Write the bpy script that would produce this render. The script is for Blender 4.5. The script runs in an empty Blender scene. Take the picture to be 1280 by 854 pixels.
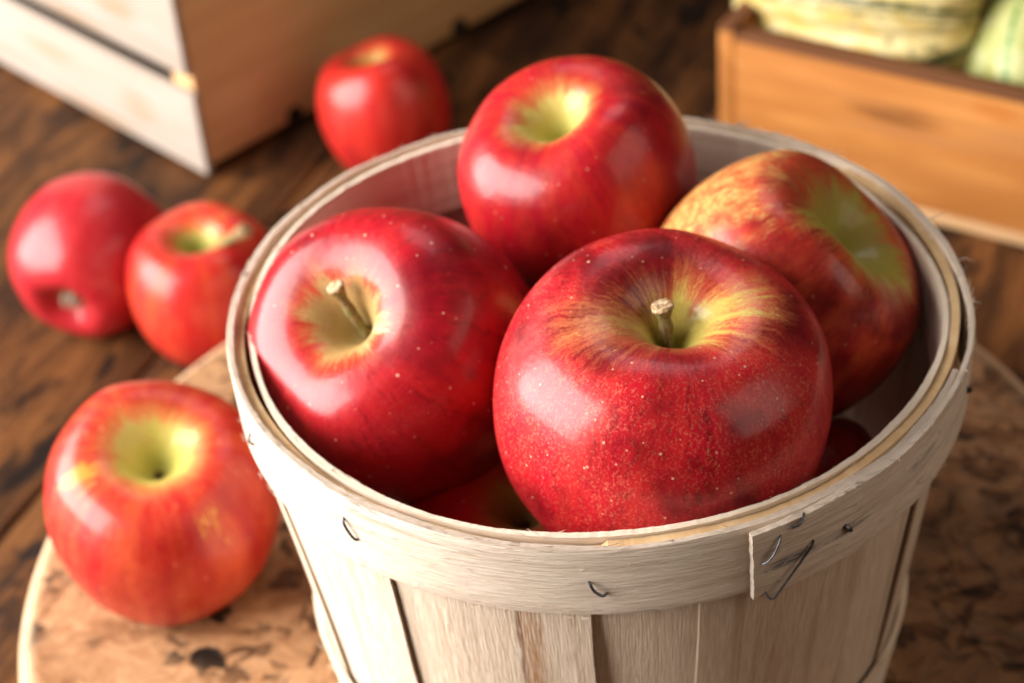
import bpy, bmesh, math, random
import numpy as np
from mathutils import Vector, Matrix

S = bpy.context.scene
COL = S.collection
PI = math.pi

# ------------------------------------------------------------------ camera
cam_d = bpy.data.cameras.new('camera')
cam = bpy.data.objects.new('camera', cam_d)
COL.objects.link(cam)
cam_d.sensor_width = 36.0
cam_d.lens = 2500.0 / 1280.0 * 36.0
cam_d.clip_start = 0.01
cam_d.clip_end = 50
cam.matrix_world = Matrix(((0.99591460, 0.09030015, 0.0, -0.02391814),
                           (-0.05459643, 0.60214051, -0.79652121, -0.46608059),
                           (-0.07192599, 0.79326710, 0.60461058, 0.52101473),
                           (0, 0, 0, 1))) @ Matrix.Diagonal((1, 1, 1, 1))
# the rows above are world x, y, z of the camera's right, up and back axes
cam_d.dof.use_dof = True
cam_d.dof.focus_distance = 0.480
cam_d.dof.aperture_fstop = 10.5
cam_d.dof.aperture_blades = 9
S.camera = cam

# ------------------------------------------------------------------ light
W = bpy.data.worlds.new('World')
S.world = W
W.use_nodes = True
W.node_tree.nodes['Background'].inputs[0].default_value = (1.0, 0.76, 0.56, 1)
W.node_tree.nodes['Background'].inputs[1].default_value = 0.03


def area(name, loc, target, sx, sy, power, color):
    d = bpy.data.lights.new(name, 'AREA')
    d.shape = 'RECTANGLE'
    d.size, d.size_y = sx, sy
    d.energy = power
    d.color = color
    o = bpy.data.objects.new(name, d)
    COL.objects.link(o)
    o.location = loc
    o.rotation_euler = (Vector(target) - Vector(loc)).to_track_quat('-Z', 'Y').to_euler()
    return o


area('window_light', (-1.14, 0.0, 0.58), (0.0, 0.02, 0.14), 1.35, 1.1, 72, (1.0, 0.955, 0.91))
area('side_window_light', (0.98, -0.40, 0.78), (0.0, 0.08, 0.12), 0.85, 0.85, 4.2, (1.0, 0.83, 0.68))
area('back_window_light', (0.12, 0.70, 1.15), (0.0, 0.0, 0.15), 0.60, 0.55, 2.3, (0.97, 0.94, 1.0))

S.view_settings.view_transform = 'Standard'
S.view_settings.look = 'None'
S.view_settings.exposure = 0.08
S.view_settings.gamma = 1.0
S.cycles.use_denoising = True
S.cycles.max_bounces = 8


# ------------------------------------------------------------------ node helpers
class NT:
    def __init__(self, name):
        self.m = bpy.data.materials.new(name)
        self.m.use_nodes = True
        self.t = self.m.node_tree
        self.n = self.t.nodes
        self.b = self.n['Principled BSDF']

    def new(self, typ, **kw):
        x = self.n.new(typ)
        for k, v in kw.items():
            setattr(x, k, v)
        return x

    def link(self, a, b):
        self.t.links.new(a, b)

    def attr(self, name, out='Vector'):
        x = self.new('ShaderNodeAttribute', attribute_name=name)
        return x.outputs[out]

    def put(self, sock, v):
        if isinstance(v, bpy.types.NodeSocket):
            self.link(v, sock)
        elif isinstance(v, tuple) and len(v) == 3 and sock.type == 'RGBA':
            sock.default_value = (*v, 1)
        else:
            sock.default_value = v

    def math(self, op, a, b=0.0, c=0.0, clamp=False):
        x = self.new('ShaderNodeMath', operation=op, use_clamp=clamp)
        self.put(x.inputs[0], a)
        self.put(x.inputs[1], b)
        self.put(x.inputs[2], c)
        return x.outputs[0]

    def vmul(self, v, s):
        x = self.new('ShaderNodeVectorMath', operation='MULTIPLY')
        self.put(x.inputs[0], v)
        x.inputs[1].default_value = s
        return x.outputs[0]

    def vadd(self, v, s):
        x = self.new('ShaderNodeVectorMath', operation='ADD')
        self.put(x.inputs[0], v)
        self.put(x.inputs[1], s)
        return x.outputs[0]

    def dot(self, v, s):
        x = self.new('ShaderNodeVectorMath', operation='DOT_PRODUCT')
        self.put(x.inputs[0], v)
        x.inputs[1].default_value = s
        return x.outputs['Value']

    def noise(self, v, scale=1.0, detail=3.0, rough=0.55, dist=0.0, out=0):
        x = self.new('ShaderNodeTexNoise')
        self.put(x.inputs['Vector'], v)
        x.inputs['Scale'].default_value = scale
        x.inputs['Detail'].default_value = detail
        x.inputs['Roughness'].default_value = rough
        x.inputs['Distortion'].default_value = dist
        return x.outputs[out]

    def voro(self, v, scale, feature='F1', rnd=1.0):
        x = self.new('ShaderNodeTexVoronoi', feature=feature)
        self.put(x.inputs['Vector'], v)
        x.inputs['Scale'].default_value = scale
        x.inputs['Randomness'].default_value = rnd
        return x

    def step(self, v, lo, hi, smooth=True, a=0.0, b=1.0):
        x = self.new('ShaderNodeMapRange')
        x.interpolation_type = 'SMOOTHSTEP' if smooth else 'LINEAR'
        self.put(x.inputs['Value'], v)
        x.inputs['From Min'].default_value = lo
        x.inputs['From Max'].default_value = hi
        x.inputs['To Min'].default_value = a
        x.inputs['To Max'].default_value = b
        return x.outputs[0]

    def mix(self, f, a, b, mode='MIX'):
        x = self.new('ShaderNodeMix', data_type='RGBA', blend_type=mode)
        self.put(x.inputs[0], f)
        self.put(x.inputs[6], a)
        self.put(x.inputs[7], b)
        return x.outputs[2]

    def bump(self, h, strength, dist, normal=None):
        x = self.new('ShaderNodeBump')
        self.put(x.inputs['Height'], h)
        x.inputs['Strength'].default_value = strength
        x.inputs['Distance'].default_value = dist
        if normal is not None:
            self.link(normal, x.inputs['Normal'])
        return x.outputs[0]

    def obj(self):
        return self.new('ShaderNodeTexCoord').outputs['Object']

    def done(self, color, rough, normal=None, spec=0.5, coat=0.0, coat_rough=0.1, metal=0.0):
        self.put(self.b.inputs['Base Color'], color)
        self.put(self.b.inputs['Roughness'], rough)
        self.put(self.b.inputs['Specular IOR Level'], spec)
        self.put(self.b.inputs['Coat Weight'], coat)
        self.put(self.b.inputs['Coat Roughness'], coat_rough)
        self.put(self.b.inputs['Metallic'], metal)
        if normal is not None:
            self.link(normal, self.b.inputs['Normal'])
        return self.m


def fray_wood(name, light, mid, dark, stain=0.0, bump=0.5, streak=(120, 2300), rough=0.75, blotch=0.35, brown=0.0, grey=(0.16, 0.17, 0.19), marks=()):
    """Split veneer and sawn softwood; 'gr' holds metres along and across the grain plus a piece seed."""
    t = NT(name)
    g = t.attr('gr')
    fine = t.noise(t.vmul(g, (streak[0], streak[1], 1)), 1.0, 4, 0.6)
    coarse = t.noise(t.vmul(g, (streak[0] * 0.10, streak[1] * 0.12, 3.1)), 1.0, 4, 0.55, 0.4)
    bl = t.noise(t.vmul(g, (14, 22, 7.7)), 1.0, 3, 0.5)
    c = t.mix(t.step(fine, 0.30, 0.72), mid, light)
    c = t.mix(t.math('MULTIPLY', t.step(coarse, 0.50, 0.72), 0.6), c, dark)
    c = t.mix(t.math('MULTIPLY', t.step(bl, 0.45, 0.7), blotch), c, mid)
    if brown > 0:
        bs = t.noise(t.vmul(g, (5, 75, 13.3)), 1.0, 2, 0.5)
        c = t.mix(t.math('MULTIPLY', t.step(bs, 0.62, 0.72), brown), c, (0.30, 0.13, 0.05))
    if stain > 0:
        st = t.noise(t.vadd(t.vmul(g, (20, 60, 5.0)), (3.3, 1.7, 0.4)), 1.0, 3, 0.6, 0.6)
        st2 = t.math('MULTIPLY', t.step(st, 0.62, 0.74), t.step(fine, 0.66, 0.36))
        c = t.mix(t.math('MULTIPLY', st2, stain), c, grey)
    for (ga, gz, sa, sz, colr, k) in marks:
        q = t.vmul(t.vadd(g, (-ga, -gz, 0)), (1 / sa, 1 / sz, 0))
        ln = t.new('ShaderNodeVectorMath', operation='LENGTH')
        t.link(q, ln.inputs[0])
        mk = t.step(t.math('ADD', ln.outputs['Value'], t.math('MULTIPLY', t.math('SUBTRACT', coarse, 0.5), 1.6)), 1.1, 0.35)
        c = t.mix(t.math('MULTIPLY', t.math('MULTIPLY', mk, k), t.step(fine, 0.72, 0.38)), c, colr)
    h = t.math('ADD', t.math('MULTIPLY', fine, 0.7), t.math('MULTIPLY', coarse, 0.6))
    return t.done(c, rough, t.bump(h, bump, 0.0012), spec=0.12)


# ------------------------------------------------------------------ mesh helpers
def mesh_obj(name, verts, faces, mat, parent=None, gr=None, smooth=True, sharp=40, extra=None):
    me = bpy.data.meshes.new(name)
    me.from_pydata([tuple(v) for v in verts], [], faces)
    if gr is not None:
        a = me.attributes.new('gr', 'FLOAT_VECTOR', 'POINT')
        a.data.foreach_set('vector', np.asarray(gr, dtype=np.float32).ravel())
    for nm, (typ, arr) in (extra or {}).items():
        a = me.attributes.new(nm, typ, 'POINT')
        a.data.foreach_set('vector' if typ == 'FLOAT_VECTOR' else 'value', np.asarray(arr, dtype=np.float32).ravel())
    bm = bmesh.new()
    bm.from_mesh(me)
    bmesh.ops.recalc_face_normals(bm, faces=bm.faces)
    bm.to_mesh(me)
    bm.free()
    if smooth:
        me.polygons.foreach_set('use_smooth', [True] * len(me.polygons))
        me.set_sharp_from_angle(angle=math.radians(sharp))
    me.materials.append(mat)
    o = bpy.data.objects.new(name, me)
    COL.objects.link(o)
    if parent is not None:
        o.parent = parent
    return o


def thing(name, label, cat, loc, rotz=0.0, group=None):
    o = bpy.data.objects.new(name, None)
    o.empty_display_size = 0.02
    COL.objects.link(o)
    o.location = loc
    o.rotation_euler = (0, 0, rotz)
    tag(o, label, cat, group)
    return o


def tag(o, label, cat, group=None):
    o['label'] = label
    o['category'] = cat
    if group:
        o['group'] = group


class MB:
    """Collects shapes with their grain coordinates for one mesh."""
    def __init__(self):
        self.v, self.f, self.g = [], [], []

    def add(self, verts, faces, gr):
        k = len(self.v)
        self.v += [tuple(x) for x in verts]
        self.g += [tuple(x) for x in gr]
        self.f += [tuple(i + k for i in f) for f in faces]

    def slab(self, fn, na, nb, closed=False):
        """fn(a, b, side) -> (point, (along, across, seed)); a thick sheet with rims."""
        V, G, F = [], [], []
        ra = na if closed else na + 1
        for side in (0, 1):
            for i in range(ra):
                for j in range(nb + 1):
                    p, g = fn(i / na, j / nb, side)
                    V.append(p)
                    G.append(g)
        o = ra * (nb + 1)

        def ix(i, j, s):
            return s * o + (i % ra) * (nb + 1) + j
        for i in range(na):
            for j in range(nb):
                F.append((ix(i, j, 0), ix(i + 1, j, 0), ix(i + 1, j + 1, 0), ix(i, j + 1, 0)))
                F.append((ix(i, j, 1), ix(i, j + 1, 1), ix(i + 1, j + 1, 1), ix(i + 1, j, 1)))
            F.append((ix(i, 0, 0), ix(i, 0, 1), ix(i + 1, 0, 1), ix(i + 1, 0, 0)))
            F.append((ix(i, nb, 0), ix(i + 1, nb, 0), ix(i + 1, nb, 1), ix(i, nb, 1)))
        if not closed:
            for j in range(nb):
                F.append((ix(0, j, 0), ix(0, j + 1, 0), ix(0, j + 1, 1), ix(0, j, 1)))
                F.append((ix(na, j, 0), ix(na, j, 1), ix(na, j + 1, 1), ix(na, j + 1, 0)))
        self.add(V, F, G)

    def tube(self, pts, radii, n=8, seed=0.0, caps=True):
        P = [Vector(p) for p in pts]
        V, G, F = [], [], []
        t0 = (P[1] - P[0]).normalized()
        u = t0.orthogonal().normalized()
        L = 0.0
        for i, p in enumerate(P):
            t = (P[min(i + 1, len(P) - 1)] - P[max(i - 1, 0)]).normalized()
            u = (u - t * u.dot(t)).normalized()
            w = t.cross(u)
            if i:
                L += (p - P[i - 1]).length
            for k in range(n):
                a = 2 * PI * k / n
                V.append(p + (u * math.cos(a) + w * math.sin(a)) * radii[i])
                G.append((L, a / (2 * PI) * 0.006, seed))
        for i in range(len(P) - 1):
            for k in range(n):
                F.append((i * n + k, i * n + (k + 1) % n, (i + 1) * n + (k + 1) % n, (i + 1) * n + k))
        if caps:
            F.append(tuple(range(n - 1, -1, -1)))
            F.append(tuple((len(P) - 1) * n + k for k in range(n)))
        self.add(V, F, G)

    def board(self, o, ax, ay, az, L, Wd, T, seed=0.0, bev=0.0012, rnd=None):
        """Sawn board: origin corner o, length L along ax, width Wd along ay, thickness T along az; bevelled edges."""
        o, ax, ay, az = Vector(o), Vector(ax), Vector(ay), Vector(az)
        bm = bmesh.new()
        nx = max(2, int(L / 0.02))
        bmesh.ops.create_cube(bm, size=1.0)
        for v in bm.verts:
            v.co = Vector(((v.co.x + 0.5) * L, (v.co.y + 0.5) * Wd, (v.co.z + 0.5) * T))
        bmesh.ops.bevel(bm, geom=list(bm.edges), offset=bev, segments=2, affect='EDGES', profile=0.6)
        V = [o + ax * v.co.x + ay * v.co.y + az * v.co.z for v in bm.verts]
        G = [(v.co.x, v.co.y + v.co.z, seed) for v in bm.verts]
        bm.verts.index_update()
        F = [tuple(v.index for v in f.verts) for f in bm.faces]
        bm.free()
        self.add(V, F, G)

    def build(self, name, mat, parent=None, smooth=True, sharp=40):
        return mesh_obj(name, self.v, self.f, mat, parent, self.g, smooth, sharp)


def catmull(pts, n):
    P = np.array(pts, float)
    Q = np.vstack([2 * P[0] - P[1], P, 2 * P[-1] - P[-2]])
    seg = np.r_[0, np.cumsum(np.hypot(*np.diff(P, axis=0).T))]
    tt = np.linspace(0, seg[-1], n)
    out = []
    for t in tt:
        i = min(np.searchsorted(seg, t, 'right') - 1, len(P) - 2)
        u = (t - seg[i]) / (seg[i + 1] - seg[i])
        a, b, c, d = Q[i], Q[i + 1], Q[i + 2], Q[i + 3]
        out.append(0.5 * ((2 * b) + (-a + c) * u + (2 * a - 5 * b + 4 * c - d) * u ** 2 + (-a + 3 * b - 3 * c + d) * u ** 3))
    return np.array(out), tt / seg[-1]


# ================================================================== table
def table_material():
    t = NT('rustic_table_wood')
    g = t.attr('gr')
    fine = t.noise(t.vmul(g, (22, 260, 9)), 1.0, 5, 0.65, 0.3)
    band = t.noise(t.vmul(g, (4, 34, 5)), 1.0, 4, 0.6, 1.2)
    big = t.noise(t.vmul(g, (9, 14, 3)), 1.0, 5, 0.68, 0.8)
    knot = t.noise(t.vmul(g, (16, 42, 11)), 1.0, 3, 0.55, 0.5)
    c = t.mix(t.step(fine, 0.3, 0.7), (0.030, 0.012, 0.005), (0.105, 0.042, 0.015))
    c = t.mix(t.math('MULTIPLY', t.step(band, 0.42, 0.66), 0.75), c, (0.20, 0.078, 0.023))
    c = t.mix(t.math('MULTIPLY', t.step(big, 0.48, 0.66), 0.85), c, (0.026, 0.012, 0.007))
    c = t.mix(t.math('MULTIPLY', t.step(knot, 0.58, 0.66), 0.92), c, (0.010, 0.007, 0.006))
    blot = t.noise(t.vmul(g, (11, 20, 17)), 1.0, 5, 0.65, 1.0)
    c = t.mix(t.math('MULTIPLY', t.step(blot, 0.545, 0.62), 0.93), c, (0.012, 0.008, 0.007))
    crack = t.noise(t.vmul(g, (6, 120, 23)), 1.0, 3, 0.6, 0.6)
    c = t.mix(t.math('MULTIPLY', t.step(crack, 0.66, 0.72), 0.85), c, (0.012, 0.007, 0.005))
    h = t.math('ADD', fine, t.math('MULTIPLY', knot, -0.6))
    r = t.step(fine, 0.2, 0.8, a=0.62, b=0.45)
    return t.done(c, r, t.bump(h, 0.8, 0.003), spec=0.12)


def build_table():
    mb = MB()
    a = math.radians(64.7)
    ax, ay = Vector((math.cos(a), math.sin(a), 0)), Vector((-math.sin(a), math.cos(a), 0))
    rng = random.Random(4)
    # the seam that shows passes through (-0.231, 0.125)
    s0 = Vector((-0.231, 0.125, 0)).dot(ay)
    w = 0.27
    for k in range(-6, 6):
        o = ay * (s0 + k * w + 0.0012) + ax * (-1.1) + Vector((0, 0, -0.04 - 0.0006 * rng.random()))
        mb.board(o, ax, ay, (0, 0, 1), 2.7, w - 0.0024, 0.04, seed=k * 1.37 + 5.0, bev=0.002)
    o = mb.build('table', table_material())
    o['label'] = 'dark rustic plank table under the board and crates'
    o['kind'] = 'structure'
    return o


build_table()


# ================================================================== round board
def board_material():
    t = NT('spalted_round_wood')
    g = t.attr('gr')
    p = t.vmul(g, (1, 1, 1))
    warp = t.noise(p, 22, 3, 0.6, 0.0, out=1)
    pw = t.vadd(p, t.vmul(warp, (0.03, 0.03, 0.0)))
    gr = t.noise(t.vmul(pw, (60, 150, 1)), 1.0, 5, 0.65, 2.2)
    burl = t.noise(pw, 30, 5, 0.62, 1.2)
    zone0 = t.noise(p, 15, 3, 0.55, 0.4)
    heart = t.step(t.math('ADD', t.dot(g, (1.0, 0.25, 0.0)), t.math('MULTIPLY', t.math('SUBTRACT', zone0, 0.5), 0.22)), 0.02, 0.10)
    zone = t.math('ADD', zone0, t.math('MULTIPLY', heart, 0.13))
    pits = t.noise(pw, 95, 3, 0.6, 0.5)
    dots = t.noise(p, 58, 2, 0.5, 0.3)
    c = t.mix(t.step(gr, 0.3, 0.72), (0.33, 0.165, 0.075), (0.50, 0.29, 0.15))
    c = t.mix(t.math('MULTIPLY', t.step(burl, 0.48, 0.66), 0.72), c, (0.20, 0.085, 0.033))
    pit = t.math('MULTIPLY', t.step(pits, 0.52, 0.60), t.step(zone, 0.40, 0.54))
    c = t.mix(t.math('MULTIPLY', pit, 0.85), c, (0.055, 0.024, 0.012))
    blk = t.math('MULTIPLY', t.step(dots, 0.59, 0.635), t.step(zone, 0.40, 0.5))
    c = t.mix(t.math('MULTIPLY', blk, 0.95), c, (0.010, 0.007, 0.006))
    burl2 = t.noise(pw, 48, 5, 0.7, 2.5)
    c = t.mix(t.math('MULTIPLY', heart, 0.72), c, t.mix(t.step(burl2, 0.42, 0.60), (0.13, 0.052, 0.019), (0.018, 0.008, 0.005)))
    # bare cut edge, paler than the face
    rim = t.step(t.attr('rim', 'Fac'), 0.955, 0.985)
    c = t.mix(t.math('MULTIPLY', rim, 0.85), c, (0.62, 0.42, 0.26))
    h = t.math('SUBTRACT', gr, t.math('MULTIPLY', pit, 0.8))
    return t.done(c, 0.65, t.bump(h, 0.5, 0.002), spec=0.12)


def build_board():
    cx, cy, R, z0, z1 = -0.0101, 0.0496, 0.1925, 0.0, 0.04
    prof = [(0.0, z1), (0.3, z1), (0.6, z1), (0.85, z1), (0.95, z1), (0.967, z1 - 0.0004), (0.984, z1 - 0.0022), (0.996, z1 - 0.006), (1.0, z1 - 0.011), (1.0, 0.016), (0.995, 0.006), (0.975, 0.001), (0.9, z0), (0.0, z0)]
    n = 160
    rng = np.random.RandomState(3)
    ph = rng.rand(6) * 6.28
    V, G, F, Rm = [], [], [], []
    for i, (r, z) in enumerate(prof):
        for k in range(n):
            a = 2 * PI * k / n
            wob = 1 + 0.006 * math.sin(3 * a + ph[0]) + 0.004 * math.sin(5 * a + ph[1]) + 0.002 * math.sin(11 * a + ph[2])
            rr = max(r, 0.002) * R * wob
            V.append((rr * math.cos(a), rr * math.sin(a), z + 0.0003))
            G.append((rr * math.cos(a), rr * math.sin(a) + (z1 - z), 0.3 + (z1 - z) * 3))
            Rm.append(r)
    for i in range(len(prof) - 1):
        for k in range(n):
            F.append((i * n + k, i * n + (k + 1) % n, (i + 1) * n + (k + 1) % n, (i + 1) * n + k))
    F.append(tuple(range(n)))
    F.append(tuple((len(prof) - 1) * n + k for k in range(n)))
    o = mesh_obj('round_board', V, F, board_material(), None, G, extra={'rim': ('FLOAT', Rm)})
    o.location = (cx, cy, 0)
    tag(o, 'thick round wooden board with black spalted spots under the basket', 'board')


build_board()

# ================================================================== basket
BZ = 0.0405          # top of the board
RIM = 0.180


def cone_r(z):
    return 0.1034 - max(0.0, 0.1585 - z) * 0.142


def wob(a):
    """The rim is a little out of round."""
    return 0.0012 * math.sin(2 * a + 2.6) + 0.0008 * math.sin(3 * a + 0.4)


def build_basket():
    rng = random.Random(11)
    root = thing('apple_basket', 'pale wooden splint basket full of red apples on the round board', 'basket', (0, 0, BZ))
    V0 = Vector((0, 0, BZ))
    pale = fray_wood('pale_splint', (0.84, 0.715, 0.58), (0.64, 0.49, 0.355), (0.46, 0.32, 0.21), stain=0.0, bump=0.75, brown=0.0)
    streaky = fray_wood('streaked_splint', (0.82, 0.69, 0.55), (0.62, 0.47, 0.335), (0.45, 0.30, 0.19), stain=0.1, bump=0.7, brown=0.85)
    hoopm = fray_wood('hoop_splint', (0.88, 0.775, 0.655), (0.70, 0.56, 0.43), (0.48, 0.34, 0.23), stain=0.6, bump=0.75,
                      marks=[(math.radians(d) * 0.105, z, sa, sz, (0.13, 0.14, 0.16), k) for d, z, sa, sz, k in
                             ((-90.5, 0.170, 0.008, 0.0016, 0.7), (-87, 0.1715, 0.006, 0.0012, 0.55), (-67.5, 0.1668, 0.011, 0.0024, 0.95), (-58, 0.1672, 0.010, 0.0018, 0.8), (-42, 0.171, 0.010, 0.002, 0.6), (-100, 0.163, 0.006, 0.001, 0.3))] +
                      [(math.radians(d) * 0.105, z, 0.0035, 0.0022, (0.20, 0.13, 0.09), 0.6) for d, z in ((-132.5, 0.169), (-94.5, 0.167), (-58, 0.1675), (-70.8, 0.172), (-67, 0.179))])
    brownm = fray_wood('brown_streaked_splint', (0.82, 0.69, 0.55), (0.62, 0.47, 0.335), (0.45, 0.30, 0.19), bump=0.9,
                       marks=[(0.10, math.radians(-104.6) * 0.1 + 0.01, 0.11, 0.0042, (0.34, 0.15, 0.06), 1.0), (0.13, math.radians(-106.5) * 0.1 + 0.01, 0.09, 0.0009, (0.16, 0.06, 0.025), 0.9)])
    innerm = fray_wood('inner_splint', (0.88, 0.775, 0.64), (0.80, 0.66, 0.51), (0.62, 0.45, 0.30), bump=0.4)
    amber = fray_wood('amber_splint', (0.66, 0.47, 0.26), (0.56, 0.36, 0.18), (0.44, 0.26, 0.12), bump=0.4)
    wire = NT('dark_wire')
    wn = wire.noise(wire.obj(), 900, 2, 0.5)
    wirem = wire.done(wire.mix(wn, (0.04, 0.04, 0.046), (0.17, 0.17, 0.19)), 0.38, metal=0.85)

    # ---- staves: raised ones and set-back ones; the edges seen from the front come first
    raised = [(-117.7, -96.0), (-79.8, -50.6), (-33, -8), (9, 33), (50, 74), (91, 116), (133, 158), (176, 203), (-140.5, -128.0)]
    back = []
    r2 = sorted((a % 360, (a % 360) + (b - a)) for a, b in raised)
    for i in range(len(r2)):
        e = r2[i][1]
        s = r2[(i + 1) % len(r2)][0] + (360 if i == len(r2) - 1 else 0)
        back.append((e - 4.0, s + 4.0))

    def stave(a0, a1, up, k):
        seed = k * 3.17 + (20 if up else 0)
        d = 0.0 if up else -0.0010
        th = 0.0009
        top = RIM - 0.0012 - rng.random() * 0.0022
        if not up:
            top -= 0.001
        lean = rng.uniform(-0.8, 0.8)
        ph = rng.random() * 6
        jit = [rng.uniform(-0.0004, 0.0004) for _ in range(40)]
        mb = MB()

        def fn(u, v, side):
            z = BZ + 0.0005 + (top - BZ) * u
            mid = (a0 + a1) / 2
            half = (a1 - a0) / 2
            # splints keep their width towards the narrower foot, so they overlap there
            e = half * (1 + (0.10 if up else 0.16) * (1 - u)) * (2 * v - 1)
            ang = math.radians(mid + e + lean * (1 - u))
            edge = 0.0004 * math.sin(u * 9 + ph) * (1 if v in (0, 1) else 0)
            ang += edge / 0.1
            r = cone_r(z) + d + (0 if side else -th) + wob(ang) * u
            r += 0.0006 * math.sin(u * 5 + ph) + 0.00025 * (abs(2 * v - 1) ** 2) * (1 if up else -0.3)
            zz = z + (jit[int(v * 14) % 40] if u == 1 else 0)
            return (Vector((r * math.cos(ang), r * math.sin(ang), zz)) - V0,
                    (z, math.radians(mid + e) * 0.1 + side * 0.01, seed))
        mb.slab(fn, 28, 14)
        m = brownm if (up and k == 0) else (pale if rng.random() < 0.75 else streaky)
        return mb.build('stave', m, root)
    for k, (a, b) in enumerate(raised):
        stave(a, b, True, k)
    for k, (a, b) in enumerate(back):
        stave(a, b, False, k)

    # ---- outer rim hoop, one long splint that laps over its own end
    def fibres(mb, rfun, ztop, n, spread, l0, l1, seed, amin=-180, amax=180):
        rg = random.Random(seed)
        for _ in range(n):
            a = math.radians(rg.uniform(amin, amax))
            r = rfun(a) + rg.uniform(-spread, spread)
            p = Vector((r * math.cos(a), r * math.sin(a), ztop + rg.uniform(-0.0004, 0.0003))) - V0
            tang = Vector((-math.sin(a), math.cos(a), 0)) * rg.choice((-1, 1))
            rad = Vector((math.cos(a), math.sin(a), 0))
            d = (tang * rg.uniform(0.5, 1) + rad * rg.uniform(-0.2, 0.45) + Vector((0, 0, rg.uniform(0.0, 0.5)))).normalized()
            L = rg.uniform(l0, l1)
            bend = Vector((rg.uniform(-1, 1), rg.uniform(-1, 1), rg.uniform(-0.3, 1))) * L * 0.25
            w = rg.uniform(0.00007, 0.00016)
            mb.tube([p - d * 0.001, p + d * L * 0.5 + bend * 0.4, p + d * L + bend], [w, w * 0.8, w * 0.25], 4, seed=rg.random() * 9)

    H = 0.0232
    A0, A1 = -73.2, -73.2 + 360 + 48
    rj = [rng.uniform(-1, 1) for _ in range(997)]

    def hoop_r(deg):
        k = deg - A0
        q = min(1.0, max(0.0, (k - 50) / 34.0))
        lap = 0.0023 * (1 - q * q * (3 - 2 * q))
        flare = 0.0012 * math.exp(-k / 7.0)
        return 0.1057 + lap + flare

    mb = MB()
    NA = 1500

    def hoop(u, v, side):
        deg = A0 + (A1 - A0) * u
        a = math.radians(deg)
        i = int(round(u * NA))
        top = RIM + 0.00045 * math.sin(a * 3 + 1) + 0.00005 * rj[(i // 2) % 997] + 0.00008 * rj[(i // 9 + 300) % 997] + 0.0006 * math.sin(a * 17) * 0.4
        if u > 0.9:
            top -= 0.0014 * (u - 0.9) * 10
        bot = RIM - H + 0.0005 * math.sin(a * 4 + 2) + 0.00012 * rj[(i * 3) % 997]
        z = bot + (top - bot) * v
        if u == 0:
            deg += (rj[int(round(v * 18)) + 50]) * 0.09 - 0.45 * v
            a = math.radians(deg)
        th = 0.0021 + 0.0004 * math.sin(a * 5) + 0.00010 * rj[(i // 5) % 997]
        r = hoop_r(deg) + wob(a) + (0 if side else -th) - 0.0006 * (1 - v) * (1 if side else 1)
        if side and v in (0, 1):
            r -= 0.00035
        return (Vector((r * math.cos(a), r * math.sin(a), z)) - V0, (a * 0.105, z + (0.0 if side else 0.05), 0.7))
    mb.slab(hoop, NA, 18)
    fibres(mb, lambda a: hoop_r((math.degrees(a) - A0) % 360 + A0) - 0.001 + wob(a), RIM, 260, 0.0012, 0.0010, 0.0040, 5)
    fibres(mb, lambda a: hoop_r((math.degrees(a) - A0) % 360 + A0) - 0.0003 + wob(a), RIM - H, 50, 0.0004, 0.001, 0.003, 6)
    # small loose hairs lying on the face
    rg = random.Random(8)
    for _ in range(170):
        a = math.radians(rg.uniform(-170, 20))
        z = RIM - rg.uniform(0.002, H - 0.002)
        r = hoop_r((math.degrees(a) - A0) % 360 + A0) + wob(a)
        p = Vector((r * math.cos(a), r * math.sin(a), z)) - V0
        tang = Vector((-math.sin(a), math.cos(a), 0)) * rg.choice((-1, 1))
        d = (tang + Vector((0, 0, rg.uniform(-0.5, 0.5))) + Vector((math.cos(a), math.sin(a), 0)) * rg.uniform(0.1, 0.4)).normalized()
        L = rg.uniform(0.001, 0.003)
        mb.tube([p, p + d * L * 0.5, p + d * L + Vector((0, 0, rg.uniform(-1, 1) * L * 0.3))], [0.00008, 0.00007, 0.00002], 4, seed=rg.random())
    # two curled hairs on the right-hand edge
    for adeg, L in ((14, 0.006), (2, 0.005)):
        a = math.radians(adeg)
        r = hoop_r(adeg) + wob(a)
        p = Vector((r * math.cos(a), r * math.sin(a), RIM - 0.001)) - V0
        rad = Vector((math.cos(a), math.sin(a), 0))
        mb.tube([p - rad * 0.001, p + rad * L * 0.5 + Vector((0, 0, 0.0006)), p + rad * L + Vector((0, 0, -0.0009 if adeg < 10 else 0.001))], [0.00022, 0.0002, 0.0001], 5, seed=2)
    mb.build('rim_hoop', hoopm, root, sharp=35)

    # ---- inner hoop
    mb = MB()

    def inner_r(a):
        deg = math.degrees(a) % 360
        gap = 0.0016 * math.exp(-((deg - 184) / 22) ** 2) + 0.0024 * math.exp(-(((deg + 180) % 360 - 180 - 17) / 20) ** 2)
        return 0.1006 - gap + wob(a)

    def inner(u, v, side):
        a = 2 * PI * u
        i = int(round(u * 1200))
        top = RIM - 0.0002 + 0.0006 * math.sin(a * 2 + 4) + 0.00005 * rj[i // 2 % 997] + 0.00009 * rj[(i // 8 + 200) % 997]
        bot = RIM - 0.0225
        z = bot + (top - bot) * v
        th = 0.0017 + 0.0003 * math.sin(a * 7) + 0.00007 * rj[(i // 5 + 77) % 997]
        r = inner_r(a) + (0 if side else -th) - 0.0026 * (1 - v)
        return (Vector((r * math.cos(a), r * math.sin(a), z)) - V0, (a * 0.1, z + (0.0 if side else 0.05), 4.4))
    mb.slab(inner, 1200, 8, closed=True)
    fibres(mb, lambda a: inner_r(a) - 0.0008, RIM - 0.0002, 110, 0.0008, 0.001, 0.0036, 9)
    mb.build('inner_hoop', innerm, root, sharp=35)

    # ---- filler splint seen on edge between the hoops at the front and right
    mb = MB()

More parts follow.
